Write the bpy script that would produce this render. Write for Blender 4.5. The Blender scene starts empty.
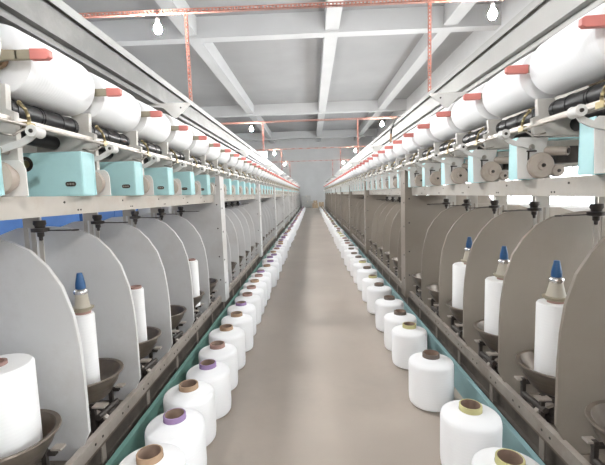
import bpy, bmesh, math, random
from math import pi, sin, cos, radians, atan2, sqrt
from mathutils import Vector, Matrix
random.seed(7)
S = bpy.context.scene
C = S.collection

# ------------------------------------------------------------------ materials
def new_mat(name):
    m = bpy.data.materials.new(name); m.use_nodes = True
    nt = m.node_tree
    return m, nt, nt.nodes['Principled BSDF']

def paint(name, col, rough=0.5, metal=0.0, var=0.08, scale=6.0, dirt=None, dirt_amt=0.0, dirt_scale=2.5, bump=0.0, bump_scale=60, spec=0.5, coords='Object', stretch=(1, 1, 1)):
    m, nt, b = new_mat(name)
    N, L = nt.nodes, nt.links
    tc = N.new('ShaderNodeTexCoord'); mp = N.new('ShaderNodeMapping'); mp.inputs['Scale'].default_value = stretch
    oi = N.new('ShaderNodeObjectInfo'); mm = N.new('ShaderNodeMath'); mm.operation = 'MULTIPLY'; mm.inputs[1].default_value = 37.0
    L.new(oi.outputs['Random'], mm.inputs[0]); L.new(mm.outputs[0], mp.inputs['Location'])
    L.new(tc.outputs[coords], mp.inputs['Vector'])
    n = N.new('ShaderNodeTexNoise'); n.inputs['Scale'].default_value = scale; n.inputs['Detail'].default_value = 5
    L.new(mp.outputs['Vector'], n.inputs['Vector'])
    r = N.new('ShaderNodeValToRGB')
    lo = [max(0, c * (1 - var)) for c in col]; hi = [min(1, c * (1 + var)) for c in col]
    r.color_ramp.elements[0].position = 0.3; r.color_ramp.elements[1].position = 0.7
    r.color_ramp.elements[0].color = (*lo, 1); r.color_ramp.elements[1].color = (*hi, 1)
    L.new(n.outputs['Fac'], r.inputs['Fac'])
    out = r.outputs['Color']
    if dirt:
        n2 = N.new('ShaderNodeTexNoise'); n2.inputs['Scale'].default_value = dirt_scale; n2.inputs['Detail'].default_value = 8
        n2.inputs['Roughness'].default_value = 0.7
        L.new(mp.outputs['Vector'], n2.inputs['Vector'])
        r2 = N.new('ShaderNodeValToRGB'); r2.color_ramp.elements[0].position = 0.48; r2.color_ramp.elements[1].position = 0.75
        r2.color_ramp.elements[1].color = (dirt_amt,) * 3 + (1,); r2.color_ramp.elements[0].color = (0, 0, 0, 1)
        L.new(n2.outputs['Fac'], r2.inputs['Fac'])
        mx = N.new('ShaderNodeMixRGB'); mx.inputs['Color2'].default_value = (*dirt, 1)
        L.new(r2.outputs['Color'], mx.inputs['Fac']); L.new(out, mx.inputs['Color1']); out = mx.outputs['Color']
    L.new(out, b.inputs['Base Color'])
    b.inputs['Roughness'].default_value = rough; b.inputs['Metallic'].default_value = metal
    b.inputs['Specular IOR Level'].default_value = spec
    if bump:
        n3 = N.new('ShaderNodeTexNoise'); n3.inputs['Scale'].default_value = bump_scale; n3.inputs['Detail'].default_value = 4
        L.new(mp.outputs['Vector'], n3.inputs['Vector'])
        bp = N.new('ShaderNodeBump'); bp.inputs['Strength'].default_value = bump; bp.inputs['Distance'].default_value = 0.01
        L.new(n3.outputs['Fac'], bp.inputs['Height']); L.new(bp.outputs['Normal'], b.inputs['Normal'])
    return m

def yarn_mat(name, col):
    m, nt, b = new_mat(name)
    N, L = nt.nodes, nt.links
    tc = N.new('ShaderNodeTexCoord')
    w = N.new('ShaderNodeTexWave'); w.wave_type = 'BANDS'; w.bands_direction = 'Z'
    w.inputs['Scale'].default_value = 22; w.inputs['Distortion'].default_value = 1.5; w.inputs['Detail'].default_value = 2
    L.new(tc.outputs['Object'], w.inputs['Vector'])
    r = N.new('ShaderNodeValToRGB')
    r.color_ramp.elements[0].color = (*[c * .985 for c in col], 1); r.color_ramp.elements[1].color = (*col, 1)
    L.new(w.outputs['Fac'], r.inputs['Fac']); L.new(r.outputs['Color'], b.inputs['Base Color'])
    bp = N.new('ShaderNodeBump'); bp.inputs['Strength'].default_value = 0.05; bp.inputs['Distance'].default_value = 0.002
    L.new(w.outputs['Fac'], bp.inputs['Height']); L.new(bp.outputs['Normal'], b.inputs['Normal'])
    b.inputs['Roughness'].default_value = 0.75; b.inputs['Specular IOR Level'].default_value = 0.25
    b.inputs['Sheen Weight'].default_value = 0.15
    return m

def emis(name, col, st):
    m, nt, b = new_mat(name)
    b.inputs['Base Color'].default_value = (*col, 1)
    b.inputs['Emission Color'].default_value = (*col, 1); b.inputs['Emission Strength'].default_value = st
    return m

M = {}
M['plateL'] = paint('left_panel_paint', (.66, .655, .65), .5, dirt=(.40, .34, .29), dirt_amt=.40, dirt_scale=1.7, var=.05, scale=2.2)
M['plateR'] = paint('right_panel_shade_paint', (.26, .225, .19), .5, dirt=(.2, .16, .13), dirt_amt=.40, dirt_scale=1.9, var=.06, scale=2.2)  # same panel paint as the left, darkened and browned to carry its shade
M['frameL'] = paint('left_frame_paint', (.48, .445, .40), .5, dirt=(.40, .31, .24), dirt_amt=.65, dirt_scale=5, var=.07)
M['frameR'] = paint('right_frame_paint', (.46, .43, .39), .5, dirt=(.36, .29, .23), dirt_amt=.6, dirt_scale=5, var=.07)
M['railL'] = paint('worn_rail_left', (.43, .385, .345), .5, dirt=(.22, .17, .13), dirt_amt=.6, dirt_scale=7, var=.12)
M['railR'] = paint('worn_rail_right', (.34, .305, .27), .5, dirt=(.2, .16, .13), dirt_amt=.6, dirt_scale=7, var=.12)
M['white'] = paint('white_enamel', (.76, .75, .73), .4, dirt=(.5, .42, .36), dirt_amt=.25, dirt_scale=12)
M['cream'] = paint('cream_enamel', (.62, .60, .565), .45, dirt=(.45, .38, .32), dirt_amt=.4, dirt_scale=10)
M['teal'] = paint('teal_enamel', (.50, .81, .84), .42, dirt=(.30, .55, .60), dirt_amt=.3, dirt_scale=9, var=.04)
M['kick'] = paint('teal_green_paint', (.15, .31, .27), .5, dirt=(.14, .22, .2), dirt_amt=.4, dirt_scale=6)
M['kickR'] = paint('teal_blue_paint', (.25, .40, .42), .5, dirt=(.2, .3, .3), dirt_amt=.4, dirt_scale=6)
M['black'] = paint('black_rubber', (.018, .018, .02), .32, var=.2)
M['deck'] = paint('oily_deck', (.20, .165, .135), .5, dirt=(.07, .055, .045), dirt_amt=.8, dirt_scale=12, var=.2)
M['under_shade'] = paint('under_shade_dark', (.13, .115, .10), .6, dirt=(.05, .045, .04), dirt_amt=.8, dirt_scale=9, var=.2)  # mottled dark colour carrying the shade under the machines
M['dark'] = paint('oily_dark_metal', (.07, .06, .055), .5, metal=.4, var=.3, scale=20)
M['steel'] = paint('dull_steel', (.50, .46, .42), .35, metal=.75, var=.12, scale=25)
M['chrome'] = paint('chrome', (.75, .75, .76), .18, metal=1, var=.03)
M['brass'] = paint('bronze_shaft', (.33, .27, .15), .35, metal=.8, var=.12, scale=20)
M['bowl'] = paint('stained_bowl_metal', (.16, .13, .105), .36, metal=.3, var=.2, scale=14, dirt=(.14, .10, .07), dirt_amt=.6, dirt_scale=8)
M['lever'] = paint('khaki_lever', (.36, .32, .235), .5, dirt=(.32, .26, .2), dirt_amt=.4, dirt_scale=15)
M['red'] = paint('red_grip', (.70, .23, .20), .45, var=.08)
M['tan'] = paint('tan_plastic_disc', (.45, .385, .33), .5, var=.1, dirt=(.3, .23, .18), dirt_amt=.4, dirt_scale=14)
M['blue'] = paint('blue_plastic', (.02, .09, .23), .35, var=.1)
M['cone'] = paint('cream_cone', (.46, .42, .35), .5, var=.06)
M['yarn'] = yarn_mat('white_yarn', (.93, .935, .95))
M['yarnw'] = yarn_mat('supply_yarn', (.88, .88, .88))
M['core_tan'] = paint('tan_cardboard', (.40, .27, .175), .8, var=.08)
M['core_in'] = paint('brown_cardboard', (.27, .19, .145), .9, var=.15, scale=20)
M['core_lilac'] = paint('lilac_core_band', (.30, .20, .37), .7, var=.08)
M['core_pink'] = paint('rosy_brown_core', (.37, .23, .20), .7, var=.08)
M['core_yellow'] = paint('pale_yellow_core_band', (.58, .54, .27), .7, var=.06)
M['core_grey'] = paint('grey_brown_core', (.16, .13, .11), .8, var=.1)
M['chan'] = paint('shaded_channel_paint', (.165, .162, .157), .42, var=.05, scale=3, dirt=(.42, .40, .37), dirt_amt=.4, dirt_scale=3)  # left channel, its dimmer lighting put into a darker grey
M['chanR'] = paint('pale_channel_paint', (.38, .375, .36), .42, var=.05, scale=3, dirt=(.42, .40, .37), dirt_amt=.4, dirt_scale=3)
M['chanlip'] = paint('pale_lip_paint', (.36, .36, .35), .4, var=.04)
M['strut'] = paint('salmon_red_angle', (.34, .15, .115), .5, var=.12, scale=12)
M['floor'] = paint('grey_floor', (.43, .375, .325), .40, var=.07, scale=1.1, dirt=(.32, .28, .245), dirt_amt=.5, dirt_scale=.9, bump=.04, bump_scale=25, spec=.35)
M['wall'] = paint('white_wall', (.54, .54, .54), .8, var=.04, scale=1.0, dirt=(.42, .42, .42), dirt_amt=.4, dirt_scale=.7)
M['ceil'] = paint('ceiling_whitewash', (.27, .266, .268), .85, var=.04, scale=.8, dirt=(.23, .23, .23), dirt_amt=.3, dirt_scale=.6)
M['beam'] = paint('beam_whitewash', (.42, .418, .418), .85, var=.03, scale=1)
M['winframe'] = paint('window_frame_white', (.8, .8, .8), .5)
M['bulb'] = emis('lit_bulb', (1, .98, .95), 1.0)
M['carton'] = paint('brown_carton', (.42, .31, .21), .8, var=.12)
M['cartong'] = paint('grey_carton', (.45, .44, .42), .8, var=.1)
M['tape'] = paint('pale_tape', (.62, .56, .42), .5)
M['bluebox'] = paint('blue_panel', (.06, .16, .42), .45, var=.15, scale=3)
M['bluelip'] = paint('pale_panel_lip', (.65, .70, .78), .5)
M['cable'] = paint('black_cable', (.03, .03, .03), .5)
gl, nt, b = new_mat('window_glass')
b.inputs['Base Color'].default_value = (.9, .95, .97, 1); b.inputs['Roughness'].default_value = .02
b.inputs['Transmission Weight'].default_value = 1; b.inputs['IOR'].default_value = 1.02
M['glass'] = gl

# ------------------------------------------------------------------ mesh builder
class MB:
    def __init__(s): s.bm = bmesh.new(); s.mats = []
    def mi(s, m):
        if m is None: return 0
        if m not in s.mats: s.mats.append(m)
        return s.mats.index(m)
    def box(s, x0, x1, y0, y1, z0, z1, m=None):
        i = s.mi(m)
        x0, x1 = min(x0, x1), max(x0, x1); y0, y1 = min(y0, y1), max(y0, y1); z0, z1 = min(z0, z1), max(z0, z1)
        v = [s.bm.verts.new((x, y, z)) for x in (x0, x1) for y in (y0, y1) for z in (z0, z1)]
        for f in ((0, 1, 3, 2), (4, 6, 7, 5), (0, 4, 5, 1), (2, 3, 7, 6), (0, 2, 6, 4), (1, 5, 7, 3)):
            s.bm.faces.new([v[k] for k in f]).material_index = i
        return s
    def prism(s, pts, axis, a0, a1, m=None):
        # pts: polygon in the two other axes (order x,z for 'y'; y,z for 'x'; x,y for 'z')
        i = s.mi(m)
        def P(p, a):
            return {'y': (p[0], a, p[1]), 'x': (a, p[0], p[1]), 'z': (p[0], p[1], a)}[axis]
        A = [s.bm.verts.new(P(p, a0)) for p in pts]; B = [s.bm.verts.new(P(p, a1)) for p in pts]
        n = len(pts)
        s.bm.faces.new(A).material_index = i; s.bm.faces.new(B[::-1]).material_index = i
        for k in range(n):
            s.bm.faces.new((A[k], B[k], B[(k + 1) % n], A[(k + 1) % n])).material_index = i
        return s
    def tube(s, p0, p1, r0, r1=None, n=14, m=None, caps=True):
        i = s.mi(m); r1 = r0 if r1 is None else r1
        p0, p1 = Vector(p0), Vector(p1); d = (p1 - p0).normalized()
        u = d.orthogonal().normalized(); w = d.cross(u)
        A = [s.bm.verts.new(p0 + (u * cos(2 * pi * k / n) + w * sin(2 * pi * k / n)) * r0) for k in range(n)]
        B = [s.bm.verts.new(p1 + (u * cos(2 * pi * k / n) + w * sin(2 * pi * k / n)) * r1) for k in range(n)]
        for k in range(n):
            f = s.bm.faces.new((A[k], A[(k + 1) % n], B[(k + 1) % n], B[k])); f.material_index = i; f.smooth = True
        if caps:
            s.bm.faces.new(A[::-1]).material_index = i; s.bm.faces.new(B).material_index = i
        return s
    def path(s, pts, r, n=8, m=None):
        for a, b_ in zip(pts, pts[1:]): s.tube(a, b_, r, r, n, m)
        return s
    def lathe(s, prof, c=(0, 0, 0), axis='z', n=32, m=None, ms=None):
        # prof: list of (r, h); closed surface when r=0 at ends; ms: material for each segment
        c = Vector(c); rings = []
        def P(r, h, a):
            q = {'z': (r * cos(a), r * sin(a), h), 'y': (r * cos(a), h, r * sin(a)), 'x': (h, r * cos(a), r * sin(a))}[axis]
            return c + Vector(q)
        for r, h in prof:
            if r <= 1e-6: rings.append([s.bm.verts.new(P(0, h, 0))])
            else: rings.append([s.bm.verts.new(P(r, h, 2 * pi * k / n)) for k in range(n)])
        for j, (A, B) in enumerate(zip(rings, rings[1:])):
            i = s.mi(ms[j] if ms else m)
            for k in range(n):
                k2 = (k + 1) % n
                vs = [A[0], B[k2], B[k]] if len(A) == 1 else ([A[k], A[k2], B[0]] if len(B) == 1 else [A[k], A[k2], B[k2], B[k]])
                f = s.bm.faces.new(vs); f.material_index = i; f.smooth = True
        return s
    def mesh(s, name, m=None, bevel=0):
        bm = s.bm
        bmesh.ops.recalc_face_normals(bm, faces=bm.faces)
        if bevel:
            es = [e for e in bm.edges if len(e.link_faces) == 2 and not (e.link_faces[0].smooth and e.link_faces[1].smooth) and e.calc_face_angle(0) > .6]
            bmesh.ops.bevel(bm, geom=es, offset=bevel, segments=2, affect='EDGES', profile=.6, clamp_overlap=True)
        for e in bm.edges:
            if len(e.link_faces) == 2 and e.calc_face_angle(0) > .7: e.smooth = False
        me = bpy.data.meshes.new(name); bm.to_mesh(me); bm.free()
        mats = s.mats if s.mats else []
        if not mats and m: mats = [m]
        for x in mats: me.materials.append(M[x])
        return me

def link(name, me, parent=None, loc=(0, 0, 0)):
    o = bpy.data.objects.new(name, me); C.objects.link(o); o.location = loc
    if parent: o.parent = parent
    return o
def tag(o, label=None, cat=None, group=None, kind=None):
    if label: o['label'] = label
    if cat: o['category'] = cat
    if group: o['group'] = group
    if kind: o['kind'] = kind
    return o
def empty(name, loc=(0, 0, 0), rot=(0, 0, 0)):
    o = bpy.data.objects.new(name, None); C.objects.link(o); o.location = loc; o.rotation_euler = rot
    o.empty_display_size = .1
    return o
def struct(name, me): return tag(link(name, me), kind='structure')
def copy_tree(o, parent=None):
    c = o.copy(); C.objects.link(c)
    if parent: c.parent = parent
    for ch in list(o.children): copy_tree(ch, c)
    return c

ORD = ['nearest', 'second', 'third', 'fourth', 'fifth', 'sixth', 'seventh', 'eighth', 'ninth', 'tenth', 'eleventh', 'twelfth', 'thirteenth', 'fourteenth']

# ------------------------------------------------------------------ the room
FZ = -.03
XL, XR, Y0, Y1, ZC = -6.5, 5.6, -5.5, 36.0, 6.5
t = .2
struct('floor', MB().box(XL - t, XR + t, Y0 - t, Y1 + t, -.18, FZ).mesh('floor', 'floor'))
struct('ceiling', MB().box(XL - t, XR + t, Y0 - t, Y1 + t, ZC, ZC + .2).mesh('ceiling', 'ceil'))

def wall_with_openings(name, axis, pos, a0, a1, openings, z1=ZC):
    # axis 'x': wall plane at x=pos running along y; openings (a, b, zlo, zhi) not overlapping in a
    mb = MB(); d0, d1 = pos
    def bx(a, b_, zl, zh):
        if b_ - a < 1e-4 or zh - zl < 1e-4: return
        if axis == 'x': mb.box(d0, d1, a, b_, zl, zh)
        else: mb.box(a, b_, d0, d1, zl, zh)
    cur = a0
    for (a, b_, zl, zh) in sorted(openings):
        bx(cur, a, FZ, z1); bx(a, b_, FZ, zl); bx(a, b_, zh, z1); cur = b_
    bx(cur, a1, FZ, z1)
    struct(name, mb.mesh(name, 'wall'))
wins_r = [(y, y + 3.6, .75, 3.8) for y in (-5.2, -1.4, 2.4, 6.2, 10.0, 13.8, 17.6, 21.4, 25.2, 29.0)]
wins_l = [(y, y + 2.0, 3.0, 4.4) for y in (-4.2, 1.2, 6.6, 12.0, 17.4, 22.8, 28.2)]
wins_b = [(-5.3, -4.1, 3.0, 4.6)]  # unseen window behind the camera, added for front light
wins_f = [(-4.85, -4.0, 4.65, 5.3)]
wall_with_openings('wall_right', 'x', (XR, XR + t), Y0, Y1, wins_r)
wall_with_openings('wall_left', 'x', (XL - t, XL), Y0, Y1, wins_l)
wall_with_openings('wall_rear', 'y', (Y0 - t, Y0), XL - t, XR + t, wins_b)
wall_with_openings('wall_front', 'y', (Y1, Y1 + t), XL - t, XR + t, wins_f)
wn = 0
for axis, pos, ws in (('x', XR + .1, wins_r), ('x', XL - .1, wins_l), ('y', Y0 - .1, wins_b), ('y', Y1 + .1, wins_f)):
    for (a, b_, zl, zh) in ws:
        wn += 1; fr = MB(); gm = MB()
        def bx(q, a, b_, zl, zh, h):
            if axis == 'x': q.box(pos - h, pos + h, a, b_, zl, zh)
            else: q.box(a, b_, pos - h, pos + h, zl, zh)
        w = .05
        bx(fr, a, b_, zl, zl + w, .04); bx(fr, a, b_, zh - w, zh, .04)
        bx(fr, a, a + w, zl + w, zh - w, .04); bx(fr, b_ - w, b_, zl + w, zh - w, .04)
        nmul = max(1, int((b_ - a) / 1.0))
        for k in range(1, nmul + 1):
            if nmul == 1: break
            x = a + (b_ - a) * k / nmul
            if k < nmul: bx(fr, x - w / 2, x + w / 2, zl + w, zh - w, .035)
        zm = zl + (zh - zl) * .65
        bx(fr, a + w, b_ - w, zm - w / 2, zm + w / 2, .03)
        f = struct('window_%d' % wn, fr.mesh('window', 'winframe'))
        bx(gm, a + w, b_ - w, zl + w, zh - w, .003)
        link('pane', gm.mesh('pane', 'glass'), f)

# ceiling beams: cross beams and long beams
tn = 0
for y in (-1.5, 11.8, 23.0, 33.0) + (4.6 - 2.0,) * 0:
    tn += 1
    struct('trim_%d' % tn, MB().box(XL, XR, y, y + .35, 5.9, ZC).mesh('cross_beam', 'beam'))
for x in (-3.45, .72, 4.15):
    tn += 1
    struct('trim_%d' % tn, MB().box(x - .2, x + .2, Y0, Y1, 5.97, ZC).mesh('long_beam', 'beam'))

# ------------------------------------------------------------------ machines
G = .495
PY = 1.55          # partition k=0
K0, K1 = -3, 58
YA, YB = PY + G * K0 - .3, PY + G * K1 + .3
COLK = set(range(5, K1, 6))

def sgn(pts, s): return [(p[0] * s, p[1]) for p in pts]

def build_machine(s):
    L = s < 0
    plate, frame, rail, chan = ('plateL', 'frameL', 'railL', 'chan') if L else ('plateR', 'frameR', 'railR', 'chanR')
    root = empty('twisting_machine', (s * 1.7, 0, FZ))
    inv = Matrix.Translation((-s * 1.7, 0, 0))
    tag(root, ('long yarn twisting machine along the left of the aisle, with teal gearbox covers' if L else
               'long yarn twisting machine right of the aisle with exposed tan discs and shaded panels'), 'machine')
    OFF = Vector((-s * 1.7, 0, -FZ))
    def part(name, me, y=0, x=0, z=0, parent=None, label=None):
        o = link(name, me, parent or root, (0, 0, 0))
        o.location = (OFF + Vector((x, y, z))) if parent is None else Vector((x, y, z))
        if label: o['label'] = label
        return o
    X = lambda a: s * a
    # --- base rail with bolt holes, deck, legs
    mb = MB(); zt, zb = .165, .105
    mb.prism([(X(1.0), zb), (X(1.0), zt), (X(1.03), zt), (X(1.03), zt - .007), (X(1.007), zt - .007), (X(1.007), zb)], 'y', YA, YB, rail)
    y = YA + .1
    while y < 14:
        for dy in (0, .06):
            mb.tube((X(.9985), y + dy, (zt + zb) / 2), (X(1.004), y + dy, (zt + zb) / 2), .006, n=8, m='dark')
        y += G / 2
    part('base_rail', mb.mesh('base_rail'))
    part('deck', MB().box(X(1.007), X(1.95), YA, YB, .085, .098).mesh('deck', 'deck'))
    part('under_shade_sheet', MB().box(X(.935), X(1.95), YA, YB, FZ, FZ + .006).box(X(1.045), X(1.055), YA, YB, FZ + .006, .085).mesh('under_shade_sheet', 'under_shade'))  # dark sheet laid over the floor to paint in the shade below the deck
    legm = MB().box(X(1.008), X(1.013), -.018, .018, FZ + .006, .10).box(X(.955), X(1.013), -.018, .018, FZ + .006, FZ + .011).box(X(.955), X(.96), -.018, .018, FZ + .006, FZ + .04).mesh('leg', rail)
    for k in range(K0, K1, 1):
        part('leg', legm, y=PY + G * k + .12)
    part('oil_pipe', MB().tube((X(.985), YA, .0), (X(.985), YB, .0), .011, m='dark', n=8).mesh('oil_pipe'))
    # --- partitions (D-shaped plates, full height at the columns)
    arch = [(1.052, .10), (.99, .225), (.99, .50), (.996, .62), (1.012, .745), (1.05, .868), (1.105, .955), (1.17, 1.022), (1.25, 1.062), (1.34, 1.083), (1.44, 1.09)]
    back = [(1.60, 1.085), (1.70, 1.05), (1.78, .98), (1.85, .86), (1.89, .7), (1.90, .1)]
    pts = arch + back
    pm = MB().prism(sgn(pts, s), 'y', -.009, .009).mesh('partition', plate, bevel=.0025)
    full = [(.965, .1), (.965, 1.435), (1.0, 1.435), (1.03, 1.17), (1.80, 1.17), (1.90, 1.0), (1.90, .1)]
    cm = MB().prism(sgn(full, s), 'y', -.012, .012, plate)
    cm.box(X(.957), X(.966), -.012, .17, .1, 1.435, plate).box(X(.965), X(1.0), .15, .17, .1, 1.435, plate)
    for z in (.3, .55, .85, 1.1, 1.3):
        cm.tube((X(.953), .03, z), (X(.958), .03, z), .009, n=8, m='dark')
        cm.tube((X(1.0), -.014, z + .04), (X(1.0), -.011, z + .04), .008, n=8, m='dark')
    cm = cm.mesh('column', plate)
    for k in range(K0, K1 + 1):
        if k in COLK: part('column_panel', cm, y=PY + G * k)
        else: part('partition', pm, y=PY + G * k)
    # --- shelf beam
    mb = MB()
    bz0, bz1 = (1.165, 1.243) if L else (1.178, 1.257)
    mb.prism([(X(1.03), bz0), (X(1.03), bz1), (X(1.40), bz1), (X(1.40), bz0), (X(1.385), bz0), (X(1.385), bz1 - .012), (X(1.042), bz1 - .012), (X(1.042), bz0)], 'y', YA, YB, frame)
    y = YA
    while y < 16:
        mb.tube((X(1.0275), y + .33, bz1 - .025), (X(1.034), y + .33, bz1 - .025), .005, n=7, m='dark')
        mb.tube((X(1.0275), y + .42, bz0 + .018), (X(1.034), y + .42, bz0 + .018), .004, n=7, m='dark')
        mb.tube((X(1.0275), y + .44, bz0 + .018), (X(1.034), y + .44, bz0 + .018), .004, n=7, m='dark')
        y += G
    part('shelf_beam', mb.mesh('shelf_beam'))
    part('rear_beam', MB().box(X(1.72), X(1.86), YA, YB, 1.17, 1.243).mesh('rear_beam', frame))
    part('centre_panel', MB().box(X(1.50), X(1.512), YA, YB, (bz1 if L else 1.33), 1.88).box(X(1.512), X(1.56), YA, YB, 1.86, 1.88).mesh('centre_panel', 'cream'))
    postm = MB().box(X(1.51), X(1.55), -.02, .02, 1.243, 1.9).box(X(1.40), X(1.80), -.02, .02, 1.2, 1.243).mesh('centre_post', 'cream')
    for k in range(K0, K1, 3): part('centre_post', postm, y=PY + G * k + .13)
    # --- yarn guides hanging under the beam
    gb = MB()
    for sx in (-.045, -.010, .025):
        gb.box(X(1.36) + sx, X(1.36) + sx + .02, .03, .036, .93, bz0 + .005, frame)
    gb.box(X(1.36) - .045, X(1.36) + .045, .03, .036, .92, .945, frame).box(X(1.36) - .045, X(1.36) + .045, .03, .036, 1.1, bz0 + .005, frame)
    gb = gb.mesh('guide_bracket', bevel=0)
    gk = MB().tube((X(1.30), 0, bz0 + .005), (X(1.30), 0, 1.075), .007, m='steel', n=8)
    gk.lathe([(0, 1.135), (.026, 1.135), (.028, 1.118), (.022, 1.108), (.022, 1.10), (.038, 1.098), (.038, 1.082), (.015, 1.078), (.015, 1.06), (.009, 1.055), (.008, 1.04), (0, 1.037)], (X(1.30), 0, 0), m='dark', n=18)
    gk = gk.mesh('guide_knob', 'dark')
    gr = MB().path([(X(1.31), 0, 1.088), (X(1.18), 0, 1.085), (X(1.145), .0, 1.085)], .003, m='dark')
    gr.lathe([(.012, -.003), (.016, -.003), (.016, .003), (.012, .003), (.012, -.003)], (X(1.13), 0, 1.085), m='dark', n=12)
    gr = gr.mesh('guide_eye_rod')
    # --- bowls, spindle bases
    bowl = MB().lathe([(0, -.125), (.06, -.125), (.085, -.118), (.105, -.10), (.122, -.068), (.13, -.06), (.134, -.05), (.140, -.046), (.150, -.018), (.154, -.002), (.167, .002), (.170, .007), (.167, .012), (.152, .009), (.142, -.02), (.12, -.062), (.092, -.092), (.055, -.104), (0, -.104)], m='bowl', n=44)
    bowl = bowl.mesh('bowl')
    sb = MB(); z0 = .098
    for dx, dy in ((-.10, -.07), (-.10, .09), (.07, -.08), (.07, .08)):
        sb.box(X(1.14) + dx - .009, X(1.14) + dx + .009, dy - .009, dy + .009, z0, .262, 'dark')
    sb.box(X(1.03), X(1.23), -.09, -.07, .235, .25, 'dark').box(X(1.03), X(1.23), .08, .1, .235, .25, 'dark')
    sb.lathe([(0, z0), (.05, z0), (.052, .13), (.038, .135), (.038, .175), (.058, .18), (.06, .20), (.045, .205), (.03, .215), (.03, .245), (0, .245)], (X(1.14), 0, 0), m='dark', n=20)
    sb.tube((X(1.04), -.10, .20), (X(1.04), .08, .185), .014, m='dark', n=10)
    sb.tube((X(1.03), .10, .15), (X(1.12), .0, .16), .011, m='dark', n=10)
    sb.tube((X(1.05), -.06, .12), (X(1.06), .06, .15), .02, m='dark', n=12)
    sb.lathe([(.018, -.012), (.032, -.012), (.032, .012), (.018, .012), (.018, -.012)], (X(1.05), -.03, .165), axis='x', m='dark', n=18)
    sb.prism([(X(1.03), z0), (X(1.03), .128), (X(1.07), .14), (X(1.10), .12), (X(1.10), z0)], 'y', .02, .075, 'dark')
    sb.prism([(X(1.02), .17), (X(1.035), .185), (X(1.10), .21), (X(1.10), .195), (X(1.03), .165)], 'y', -.06, -.035, rail)
    sb.box(X(1.0), X(1.06), -.11, -.07, .252, .260, 'railL').box(X(1.01), X(1.05), .085, .12, .252, .260, 'railL')
    sb = sb.mesh('spindle_base')
    # --- take-up side
    ch = [(1.02, bz1), (1.02, 1.535), (1.045, 1.545), (1.04, 1.63), (1.12, 1.635), (1.135, 1.55), (1.30, 1.52), (1.33, bz1)]
    if not L: ch = [(1.03, 1.453), (1.02, 1.535), (1.045, 1.545), (1.04, 1.62), (1.12, 1.62), (1.135, 1.55), (1.30, 1.52), (1.31, 1.453)]
    ch = MB().prism(sgn(ch, s), 'y', -.012, .012).mesh('bearing_cheek', 'cream', bevel=.002)
    guide = MB().path([(X(.985), 0, 1.488), (X(.985), 0, 1.515), (X(1.0), .01, 1.545), (X(1.025), .015, 1.575)], .006, m='brass')
    guide.box(X(.978), X(.998), -.02, .02, 1.478, 1.500, 'brass').path([(X(1.025), .015, 1.575), (X(1.035), .03, 1.572)], .008, m='brass')
    guide.path([(X(.985), -.01, 1.485), (X(1.01), -.05, 1.45), (X(1.06), -.06, 1.46)], .004, m='steel')
    guide = guide.mesh('traverse_guide')
    arm = MB()
    ap = [(.892, 1.466), (.912, 1.440), (.945, 1.424), (.98, 1.418), (1.02, 1.405)] if not L else [(.918, 1.456), (.945, 1.436), (.975, 1.420), (1.01, 1.412), (1.05, 1.400)]
    wd = .011
    top = []; bot = []
    for i, (a, z) in enumerate(ap):
        p0 = Vector(ap[max(0, i - 1)]); p1 = Vector(ap[min(len(ap) - 1, i + 1)]); d = (p1 - p0).normalized(); nrm = Vector((-d.y, d.x))
        top.append((a + nrm.x * wd, z + nrm.y * wd)); bot.append((a - nrm.x * wd, z - nrm.y * wd))
    arm.prism(sgn(top + bot[::-1], s), 'y', -.004, .004, 'white')
    e = ap[-1]; arm.tube((X(e[0]), -.012, e[1]), (X(e[0]), .03, e[1]), .012, m='steel', n=12)
    arm = arm.mesh('tension_arm')
    ax0 = ap[0]
    rol = MB().lathe([(0, -.03), (.006, -.03), (.007, -.026), (.019, -.027), (.0205, -.022), (.018, -.016), (.018, .012), (.0205, .018), (.0, .018)], (X(ax0[0]), 0, ax0[1]), axis='y', n=20, ms=['dark', 'dark', 'white', 'white', 'white', 'white', 'white', 'white']).mesh('arm_roller')
    lev = MB(); dz = -.03 if L else 0
    lp = [(1.17, 1.775), (1.17, 1.735), (1.135, 1.712), (1.11, 1.715), (1.085, 1.738), (1.04, 1.743), (1.0, 1.742), (1.0, 1.775), (1.05, 1.778)]
    lev.prism(sgn(lp, s), 'y', -.007, .007, 'lever')
    lev.prism(sgn([(1.17, 1.775), (1.17, 1.735), (1.42, 1.60), (1.44, 1.64), (1.25, 1.775)], s), 'y', -.007, .007, 'lever')
    lev.tube((X(1.425), -.02, 1.615), (X(1.425), .03, 1.615), .03, m='steel', n=14)
    if L: lev.box(X(.95), X(1.01), -.007, .007, 1.742, 1.775, 'lever')
    lev = lev.mesh('cradle_arm', bevel=.002)
    gx = .955 if L else 1.003; tx = .885 if L else .903
    grip = MB().prism(sgn([(gx, 1.739), (gx, 1.777), (tx + .012, 1.775), (tx, 1.768), (tx, 1.746), (tx + .012, 1.738)], s), 'y', -.011, .011, 'red').mesh('grip', bevel=.004)
    cc = MB().lathe([(0, -.012), (.035, -.012), (.045, -.004), (.045, .004), (.030, .012), (0, .024)], (X(1.115), 0, 1.735 - dz), axis='y', m='lever', n=22).mesh('centring_disc')
    # boxes / open gear units
    if L:
        bxm = MB().box(X(.980), X(1.272), 0, .092, bz1, 1.434).mesh('gearbox_cover', 'teal', bevel=.008)
        bl = MB().box(X(.9785), X(.983), .0835, .095, bz1 + .004, 1.428).mesh('cover_flange', 'teal')
        slot = []
        n = 16
        for k in range(n):
            a = 2 * pi * k / n
            slot.append((1.035 + .012 * math.copysign(1, cos(a)) * (1 if abs(cos(a)) > 1e-6 else 0) + .0105 * cos(a) * 1.0, 1.295 + .0105 * sin(a)))
        slotm = MB().prism(sgn([(a - 0 + (.0), z) for a, z in slot], s), 'y', -.0035, .001, 'dark')
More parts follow.
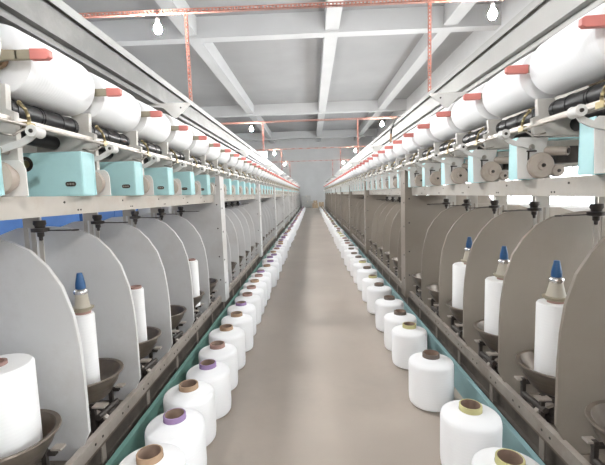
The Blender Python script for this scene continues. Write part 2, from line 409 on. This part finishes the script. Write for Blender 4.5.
        for dx in (-.012, 0, .012):
            slotm.tube((X(1.035) + dx, -.0055, 1.295), (X(1.035) + dx, -.003, 1.295), .0045, n=8, m='steel')
        slotm = slotm.mesh('speed_window')
        bk = MB().prism(sgn([(.945, bz1), (.945, 1.33), (.953, 1.352), (.966, 1.362), (.985, 1.362), (1.1, 1.362), (1.1, bz1)], s), 'y', .150, .156).mesh('back_plate', 'white', bevel=.002)
        bd = MB().lathe([(0, .094), (.040, .094), (.052, .100), (.054, .118), (.04, .124), (.04, .149), (0, .149)], (X(1.005), 0, 1.302), axis='y', m='tan', n=30).mesh('drive_disc')
        hole = MB().lathe([(.019, -.003), (.032, -.003), (.032, .001), (.019, .001), (.019, -.003)], (X(1.225), 0, 1.385), axis='y', m='dark', n=20).mesh('shaft_collar')
    else:
        bxm = MB()
        bxm.box(X(.965), X(.971), 0, .075, bz1, 1.452).box(X(.965), X(1.14), .069, .075, bz1, 1.452)
        bxm.box(X(.971), X(1.30), .0, .069, 1.440, 1.446)
        bxm = bxm.mesh('gear_casing', 'teal')
        wp = [(.968, bz1 + .002), (.960, 1.440), (.975, 1.452), (1.105, 1.448), (1.088, 1.365), (1.105, 1.345), (1.12, bz1 + .002)]
        bl = MB().prism(sgn(wp, s), 'y', -.006, -.001).mesh('gear_plate', 'white', bevel=.0015)
        d1 = MB().lathe([(0, -.052), (.008, -.052), (.009, -.046), (.02, -.045), (.022, -.036), (.054, -.034), (.060, -.028), (.060, -.016), (.045, -.014), (.045, -.006), (0, -.006)], (X(1.062), 0, 1.318), axis='y', n=30, ms=['dark', 'dark'] + ['tan'] * 8).mesh('tan_disc')
        d2 = MB().lathe([(0, -.046), (.007, -.046), (.008, -.042), (.026, -.041), (.028, -.03), (.026, -.006), (0, -.006)], (X(1.135), 0, 1.292), axis='y', n=22, ms=['dark', 'dark'] + ['tan'] * 4).mesh('small_disc')
        d3 = MB().tube((X(1.09), .02, 1.388), (X(1.155), -.07, 1.378), .021, n=18, m='tan').tube((X(1.153), -.0675, 1.3782), (X(1.1565), -.0725, 1.3777), .013, n=14, m='dark').mesh('feed_roller')
        pin = MB().box(X(1.005), X(1.05), -.010, -.005, 1.383, 1.390, 'dark').box(X(1.01), X(1.017), -.010, -.005, 1.345, 1.39, 'dark').mesh('spring_pin')
        d4 = MB().box(X(1.16), X(1.28), .03, .15, 1.33, 1.41).mesh('gear_block', 'dark', bevel=.01)
    for k in range(K0, K1):
        y = PY + G * k
        m_ = y + G / 2
        near = k < 30
        part('yarn_bowl', bowl, y=m_, x=X(1.14), z=.368)
        part('spindle_base', sb, y=m_)
        part('guide_bracket', gb, y=m_)
        g = part('guide_knob', gk, y=m_)
        part('guide_eye_rod', gr, y=0, parent=g)
        part('bearing_cheek', ch, y=1.845 + G * (k - 0))
        part('traverse_guide', guide, y=1.36 + G * k)
        a = part('tension_arm', arm, y=(1.297 if L else 1.345) + G * k)
        part('arm_roller', rol, parent=a)
        c = part('cradle_arm', lev, y=1.855 + G * k, z=dz)
        part('grip', grip, parent=c, label='red lever grip'); part('centring_disc', cc, parent=c)
        if L:
            b_ = part('gearbox_cover', bxm, y=1.645 + G * k - (.035 if k == -1 else 0))
            part('cover_flange', bl, parent=b_); part('speed_window', slotm, parent=b_); part('shaft_collar', hole, parent=b_); part('back_plate', bk, parent=b_); part('drive_disc', bd, parent=b_)
        else:
            b_ = part('gear_casing', bxm, y=1.36 + G * k)
            part('gear_plate', bl, parent=b_, label='white plate'); part('tan_disc', d1, parent=b_); part('small_disc', d2, parent=b_)
            part('feed_roller', d3, parent=b_); part('spring_pin', pin, parent=b_); part('gear_block', d4, parent=b_)
    # long rotating parts
    mb = MB(); y = 1.845 - G * 4
    while y < YB - .3:
        mb.tube((X(1.105), y + .045, 1.56), (X(1.105), y + G - .055, 1.56), .041, n=20, m='black')
        for q in (.07, .2, .215, .33, .41): mb.tube((X(1.105), y + q, 1.56), (X(1.105), y + q + .008, 1.56), .0435, n=20, m='black')
        y += G
    mb.tube((X(1.105), YA, 1.562), (X(1.105), YB, 1.562), .014, n=10, m='steel')
    part('drive_roller', mb.mesh('drive_roller'), y=.5 * 0)
    part('lower_roller', MB().tube((X(1.22), YA, 1.50), (X(1.22), YB, 1.50), .032, n=14, m='black').mesh('lower_roller'))
    part('traverse_rod', MB().tube((X(.985), YA, 1.488), (X(.985), YB, 1.488), .0065, n=10, m='steel').mesh('traverse_rod'))
    part('guide_bar', MB().box(X(1.03), X(1.036), YA, YB, 1.505, 1.52).mesh('guide_bar', 'steel'))
    if L: part('drive_shaft', MB().tube((X(1.225), YA, 1.385), (X(1.225), YB, 1.385), .018, n=14, m='brass').mesh('drive_shaft'))
    # overhead channel
    mb = MB()
    mb.prism([(X(1.10), 1.945), (X(1.10), 2.095), (X(1.42), 2.095), (X(1.42), 1.90), (X(1.11), 1.90), (X(1.11), 1.918), (X(1.13), 1.92), (X(1.13), 1.942)], 'y', YA, YB, chan)
    mb.box(X(1.078), X(1.43), YA, YB, 2.095, 2.104, 'chanlip').box(X(1.078), X(1.083), YA, YB, 2.062, 2.0955, 'chanlip')
    part('overhead_channel', mb.mesh('overhead_channel'))
    brm = MB().prism(sgn([(.85, 1.898), (.86, 1.905), (1.16, 1.905), (1.16, 1.885), (1.06, 1.875), (.985, 1.80), (.965, 1.80)], s), 'y', -.004, .004, 'white')
    brm.box(X(1.25), X(1.29), -.02, .02, bz1, 1.90, 'white').tube((X(.93), -.008, 1.87), (X(.93), .008, 1.87), .006, n=8, m='dark').box(X(1.16), X(1.29), -.004, .004, 1.885, 1.905, 'white')
    brm = brm.mesh('channel_bracket')
    k = 0
    while 2.84 + 2.97 * k < YB:
        part('channel_bracket', brm, y=2.84 + 2.97 * k); k += 1
    return root

mL = build_machine(-1); mR = build_machine(1)

# kick boards along the floor
for s, side, m in ((-1, 'left', 'kick'), (1, 'right', 'kickR')):
    mb = MB().box(s * .872, s * .884, YA, YB, FZ, .12).box(s * .884, s * .897, YA, YB, .112, .12)
    o = link('kick_board', mb.mesh('kick_board', m), None)
    tag(o, 'low teal board on the floor behind the %s row of yarn packages' % side, 'board')

# ------------------------------------------------------------------ take-up packages on the machines
def takeup_mesh(r, Lh, name):
    h = Lh / 2
    prof = [(.036, -h + .008), (r * .45, -h), (r - .014, -h), (r - .003, -h + .006), (r, -h + .02), (r + .003, 0), (r, h - .02), (r - .003, h - .006), (r - .014, h), (r * .45, h), (.036, h - .008)]
    return MB().lathe(prof, axis='z', n=44, m='yarn').mesh(name)
tm = [takeup_mesh(r, .415, 'takeup_yarn') for r in (.120, .115, .125)]
tcore = MB().lathe([(.030, -.218), (.037, -.218), (.037, .218), (.030, .218), (.030, -.218)], n=24, m='core_tan').mesh('core_tube')
for s, side in ((-1, 'left'), (1, 'right')):
    for k in range(K0 + 1, K1):
        yf = 1.82 + G * k - G      # far end of package
        i = random.choice((0, 0, 1, 2)) if k > 2 else (2 if k < 2 else 0)
        r = (.120, .115, .125)[i]
        if k == 0: yf -= .025
        o = link('takeup_package', tm[i], None, (s * 1.112, yf - .207, 1.735 if r < .12 else 1.738))
        o.rotation_euler = (pi / 2, 0, 0)
        if k == 0: o.scale = (1, 1, .90)
        o.location.z = (1.61 if s < 0 else 1.622) + r + .004
        link('core_tube', tcore, o)
        n = k - 1
        if n < 0: n = 0
        if k <= 1: lab = 'white take-up yarn package at the camera end of the top row, %s machine' % side if k == 1 else 'white take-up yarn package beyond the picture edge, top row, %s machine' % side
        elif k <= 13: lab = 'white take-up yarn package, %s in line along the top of the %s machine' % (ORD[k - 1], side)
        else: lab = 'small distant white take-up package in the far part of the %s machine top row' % side
        tag(o, lab, 'yarn package', 'take-up packages along the top of the %s machine' % side)

# ------------------------------------------------------------------ supply packages standing in the bowls
def supply(x, y, r, label, group, knob=True, h=.405):
    fr = .052 if x < 0 else .058
    root = empty('supply_package', (x, y, .272))
    link('yarn_body', MB().lathe([(.03, .002), (min(r * .9, .080), .002), (min(r, .086), .008), (min(r, .10), .022), (r, .05), (r, h - .01), (r * .93, h), (.03, h + .002)], n=36, m='yarnw').mesh('supply_yarn'), root)
    link('core_tube', MB().lathe([(0, 0), (.036, 0), (.036, h + .014), (.028, h + .014), (.028, .01), (0, .01)], n=20, m='core_pink').mesh('core'), root)
    if knob: link('flange', MB().lathe([(0, h + .014), (fr - .014, h + .014), (fr - .001, h + .026), (fr, h + .031), (fr - .02, h + .033), (0, h + .033)], n=30, m='lever').mesh('flange'), root)
    if knob:
        link('cone_cap', MB().lathe([(0, h + .033), (fr - .015, h + .033), (fr - .019, h + .045), (.027, h + .098), (.0, h + .098)], n=28, m='cone').mesh('cone_cap'), root)
        link('collar', MB().lathe([(0, h + .098), (.030, h + .098), (.034, h + .108), (.031, h + .118), (.022, h + .125), (0, h + .125)], n=26, m='chrome').mesh('collar'), root)
        link('blue_knob', MB().lathe([(0, h + .12), (.023, h + .12), (.022, h + .15), (.015, h + .185), (.012, h + .20), (0, h + .202)], n=18, m='blue').mesh('knob'), root)
    tag(root, label, 'yarn package', group)
    return root
gL, gR = 'supply packages in the left machine bowls', 'supply packages in the right machine bowls'
mid = lambda k: PY + G * k + G / 2
supply(-1.155, mid(-1), .116, 'thick white supply package in a bowl at the left picture edge', gL, knob=False, h=.37)
supply(-1.13, mid(0), .050, 'thin white supply package with blue knob in the front left bowl', gL)
supply(-1.10, mid(1), .047, 'thin white supply package mostly behind the second grey panel on the left', gL, knob=False)
supply(-1.065, mid(3), .055, 'white supply package showing right before the first full-height panel on the left', gL, knob=False)
supply(1.13, mid(0), .079, 'white supply package with blue knob and cream cone nearest on the right machine', gR)
supply(1.13, mid(1), .10, 'white supply package with blue knob, second on the right machine', gR)
supply(1.125, mid(2), .112, 'white supply package third on the right machine, half behind an arched panel', gR)
for k in (7, 9, 12, 14):
    supply(1.12, mid(k), .06, 'distant white supply package between panels far down the right machine', gR, knob=False)
    supply(-1.12, mid(k + 1), .06, 'distant white supply package between panels far down the left machine', gL, knob=False)

# ------------------------------------------------------------------ packages standing on the floor
def floor_body(r, h):
    return MB().lathe([(.05, .008), (r * .84, .006), (r * .93, .008), (r * .965, .014), (r * .985, .03), (r, .06), (r, h - .03), (r * .992, h - .018), (r * .97, h - .009), (r * .93, h - .003), (r * .70, h + .006), (.05, h + .020)], n=56, m='yarn').mesh('floor_yarn')
fb = [floor_body(.127, .262), floor_body(.124, .255), floor_body(.130, .266)]
def core_mesh(m):
    return MB().lathe([(.040, .004), (.048, .004), (.048, .302), (.046, .305), (.041, .305), (.040, .302), (.040, .23)], n=36,
                      ms=['core_in', m, m, m, 'core_in', 'core_in']).lathe([(0, .23), (.0405, .23)], n=36, m='core_in').mesh('core_tube')
cores = {c: core_mesh(c) for c in ('core_tan', 'core_lilac', 'core_pink', 'core_yellow', 'core_grey')}
cname = {'core_tan': 'tan', 'core_lilac': 'lilac', 'core_pink': 'rosy brown', 'core_yellow': 'pale yellow', 'core_grey': 'dark grey-brown'}
Lp = [(-.638, 1.09), (-.638, 1.343), (-.635, 1.598), (-.660, 1.87), (-.632, 2.13), (-.647, 2.42), (-.655, 2.72), (-.644, 3.05), (-.664, 3.36), (-.66, 3.68), (-.667, 3.97), (-.674, 4.25), (-.668, 4.54), (-.68, 4.82), (-.645, 5.2), (-.642, 5.60)]
Lc = ['core_tan', 'core_tan', 'core_lilac', 'core_tan', 'core_lilac', 'core_pink', 'core_tan', 'core_tan', 'core_lilac', 'core_pink', 'core_pink', 'core_tan', 'core_pink', 'core_lilac', 'core_tan', 'core_lilac']
Rp = [(.672, 1.291), (.673, 1.634), (.669, 2.19), (.673, 2.711), (.672, 3.0), (.674, 3.433), (.669, 3.947), (.67, 4.369), (.675, 4.869), (.67, 5.28)]
Rc = ['core_yellow', 'core_yellow', 'core_grey', 'core_yellow', 'core_grey', 'core_grey', 'core_grey', 'core_yellow', 'core_grey', 'core_yellow']
y = 5.92
while y < YB - .2:
    Lp.append((-.66 + random.uniform(-.03, .02), y)); Lc.append(random.choice(['core_lilac', 'core_lilac', 'core_pink', 'core_tan'])); y += random.uniform(.29, .36)
y = 5.72
while y < YB - .2:
    Rp.append((.67 + random.uniform(-.025, .02), y)); Rc.append(random.choice(['core_yellow', 'core_grey', 'core_grey', 'core_pink'])); y += random.uniform(.33, .48)
for side, P, CC in (('left', Lp, Lc), ('right', Rp, Rc)):
    seen = 0
    for i, ((x, y), c) in enumerate(zip(P, CC)):
        j = 0 if i < 3 else random.choice((0, 0, 1, 2))
        o = link('floor_package', fb[j], None, (x, y, FZ)); o.rotation_euler = (0, 0, random.uniform(0, 6))
        link('core_tube', cores[c], o, (0, 0, 0 if j == 0 else (-.006 if j == 1 else .004)))
        if i < 14: lab = 'white yarn package with %s core, %s in the %s floor row' % (cname[c], ORD[i], side)
        else: lab = 'white yarn package with %s core, in the distant part of the %s floor row' % (cname[c], side)
        tag(o, lab, 'yarn package', 'yarn packages on the floor, %s row' % side if i < 14 else 'distant %s-cored yarn packages on the floor, %s row' % (cname[c], side))

# ------------------------------------------------------------------ red perforated lamp frames and bulbs
def perforated(mb, p0, p1, n1, n2, w=.034, th=.003, pitch=.035):
    """slotted angle from p0 to p1 with legs along n1 and n2"""
    p0, p1 = Vector(p0), Vector(p1); d = (p1 - p0); Ln = d.length; d.normalize()
    for na, nb in ((Vector(n1), Vector(n2)), (Vector(n2), Vector(n1))):
        def slab(a0, a1, b0, b1):
            vs = []
            for a in (a0, a1):
                for b_ in (b0, b1):
                    for c in (0, th):
                        vs.append(mb.bm.verts.new(p0 + d * a + na * b_ + nb * c))
            for f in ((0, 1, 3, 2), (4, 6, 7, 5), (0, 4, 5, 1), (2, 3, 7, 6), (0, 2, 6, 4), (1, 5, 7, 3)):
                mb.bm.faces.new([vs[k] for k in f])
        slab(0, Ln, 0, w * .30); slab(0, Ln, w * .70, w)
        a = 0
        while a < Ln:
            slab(a, min(a + pitch * .45, Ln), w * .30, w * .70); a += pitch
frames = [-1.85, 3.75, 9.35, 14.95, 20.55]
bulbm = MB().lathe([(0, -.075), (.018, -.071), (.032, -.055), (.038, -.035), (.034, -.012), (.02, .012), (.014, .022), (0, .022)], n=24, m='bulb').mesh('bulb_glass')
sock = MB().lathe([(0, .02), (.016, .02), (.018, .03), (.018, .06), (.012, .068), (0, .07)], n=18, m='white').mesh('socket')
fname = ['behind the camera', 'nearest the camera', 'second from the camera', 'third from the camera', 'fourth from the camera', 'farthest from the camera']
for i, y in enumerate(frames):
    root = empty('lamp_frame', (0, y, 2.104))
    mb = MB(); perforated(mb, (-2.25, 0, .84), (2.2, 0, .84), (0, 0, 1), (0, 1, 0), pitch=.035 if i < 3 else .3)
    link('cross_rail', mb.mesh('cross_rail', 'strut'), root)
    for x in (-1.11, 1.11):
        mb = MB(); perforated(mb, (x, 0, .0), (x, 0, .84), (1 if x > 0 else -1, 0, 0), (0, -1, 0), pitch=.035 if i < 3 else .3)
        link('strut', mb.mesh('strut', 'strut'), root)
    tag(root, 'salmon red perforated lamp frame %s, standing on the overhead channels' % fname[i], 'frame', 'red lamp frames over the aisle')
    for x, sd in ((-1.40, 'left'), (1.70, 'right')):
        r2 = link('light_bulb', bulbm, None, (x, y, 2.835))
        link('socket', sock, r2)
        link('cord', MB().tube((0, 0, .07), (0, 0, .1085), .003, n=6, m='cable').mesh('cord'), r2)
        tag(r2, 'lit bulb hanging on the %s side of the red frame %s' % (sd, fname[i]), 'light bulb', 'lit bulbs under the red frames')

# black cable with tan end hanging at the right channel
cb = MB().path([(1.16, 4.80, 2.115), (1.07, 4.78, 2.117), (1.02, 4.76, 2.06), (.975, 4.74, 1.97), (.965, 4.73, 1.90)], .010, m='cable', n=10)
cb = link('hanging_cable', cb.mesh('hanging_cable'), None)
link('grip', MB().tube((.965, 4.73, 1.905), (.96, 4.72, 1.81), .016, .013, n=14, m='core_tan').mesh('grip'), cb)
tag(cb, 'short black cable with a tan grip hanging over the edge of the right overhead channel', 'cable')

# ------------------------------------------------------------------ things at the end of the aisle
def carton(x, y, z, w, d, h, m, lab):
    o = link('carton', MB().box(-w / 2, w / 2, -d / 2, d / 2, 0, h, m).mesh('carton', bevel=.01), None, (x, y, z + FZ))
    link('tape', MB().box(-.03, .03, -d / 2 - .002, d / 2 + .002, h - .1, h + .002).mesh('tape', 'tape'), o)
    tag(o, lab, 'carton', 'cartons by the end wall')
carton(.25, 34.6, 0, .5, .5, .42, 'carton', 'brown carton on the floor at the aisle end, left of the other brown one')
carton(.80, 34.6, 0, .45, .5, .5, 'carton', 'brown carton on the floor at the aisle end, next to the right machine')
carton(.28, 34.6, .425, .35, .4, .24, 'carton', 'small brown carton stacked on the left brown one at the aisle end')
carton(-.42, 35.2, 0, 1.0, .7, .62, 'cartong', 'large grey carton standing on the floor at the aisle end')
carton(-.52, 35.2, .625, .8, .6, .5, 'cartong', 'grey carton stacked on the large grey carton at the aisle end')

# blue machine cabinets in the neighbouring aisle (left), seen under the shelf beam
for i in range(9):
    y0 = -1.5 + i * 1.55
    root = empty('blue_cabinet', (-3.2, y0 + .75, FZ))
    link('body', MB().box(-.35, .35, -.74, .74, .08, 1.515).box(-.3, .3, -.7, .7, 0, .08).mesh('body', 'bluebox', bevel=.01), root)
    link('door', MB().box(.35, .362, -.70, -.01, .12, 1.49).mesh('door', 'bluebox', bevel=.003), root)
    link('door', MB().box(.35, .362, .01, .70, .12, 1.49).mesh('door', 'bluebox', bevel=.003), root)
    link('edge_strip', MB().box(.345, .37, -.745, .745, 1.492, 1.505).box(.348, .366, -.745, -.72, .9, 1.5).mesh('edge_strip', 'bluelip'), root, )
    tag(root, 'blue steel cabinet behind the left machine, glimpsed under its shelf beam', 'cabinet', 'blue cabinets behind the left machine')

# ------------------------------------------------------------------ light, camera, world
M['bulb'].node_tree.nodes['Principled BSDF'].inputs['Emission Strength'].default_value = 1700
w = bpy.data.worlds.new('world'); S.world = w; w.use_nodes = True
bg = w.node_tree.nodes['Background']; bg.inputs['Color'].default_value = (1.0, 1.0, 1.0, 1); bg.inputs['Strength'].default_value = 5.0

F = 385.0; ox, oy = 312 - 302.5, 194 - 232.5; rl = radians(1.8)
dx = ox * cos(rl) - oy * sin(rl); dy = oy * cos(rl) + ox * sin(rl)
pitch = math.atan(-dy / F); yaw = math.atan(dx / F * cos(pitch))
cam = bpy.data.cameras.new('camera'); co = bpy.data.objects.new('camera', cam); C.objects.link(co)
R = Matrix.Rotation(yaw, 4, 'Z') @ Matrix.Rotation(pi / 2 - pitch, 4, 'X') @ Matrix.Rotation(-rl, 4, 'Z')
co.matrix_world = Matrix.Translation((0, 0, 1.22)) @ R
cam.sensor_width = 36; cam.lens = F / 605 * 36; cam.clip_start = .05; cam.clip_end = 200
S.camera = co
vs = S.view_settings; S.display_settings.display_device = 'sRGB'
vs.view_transform = 'Standard'; vs.look = 'None'; vs.gamma = 1; vs.exposure = 1.1; vs.use_curve_mapping = False
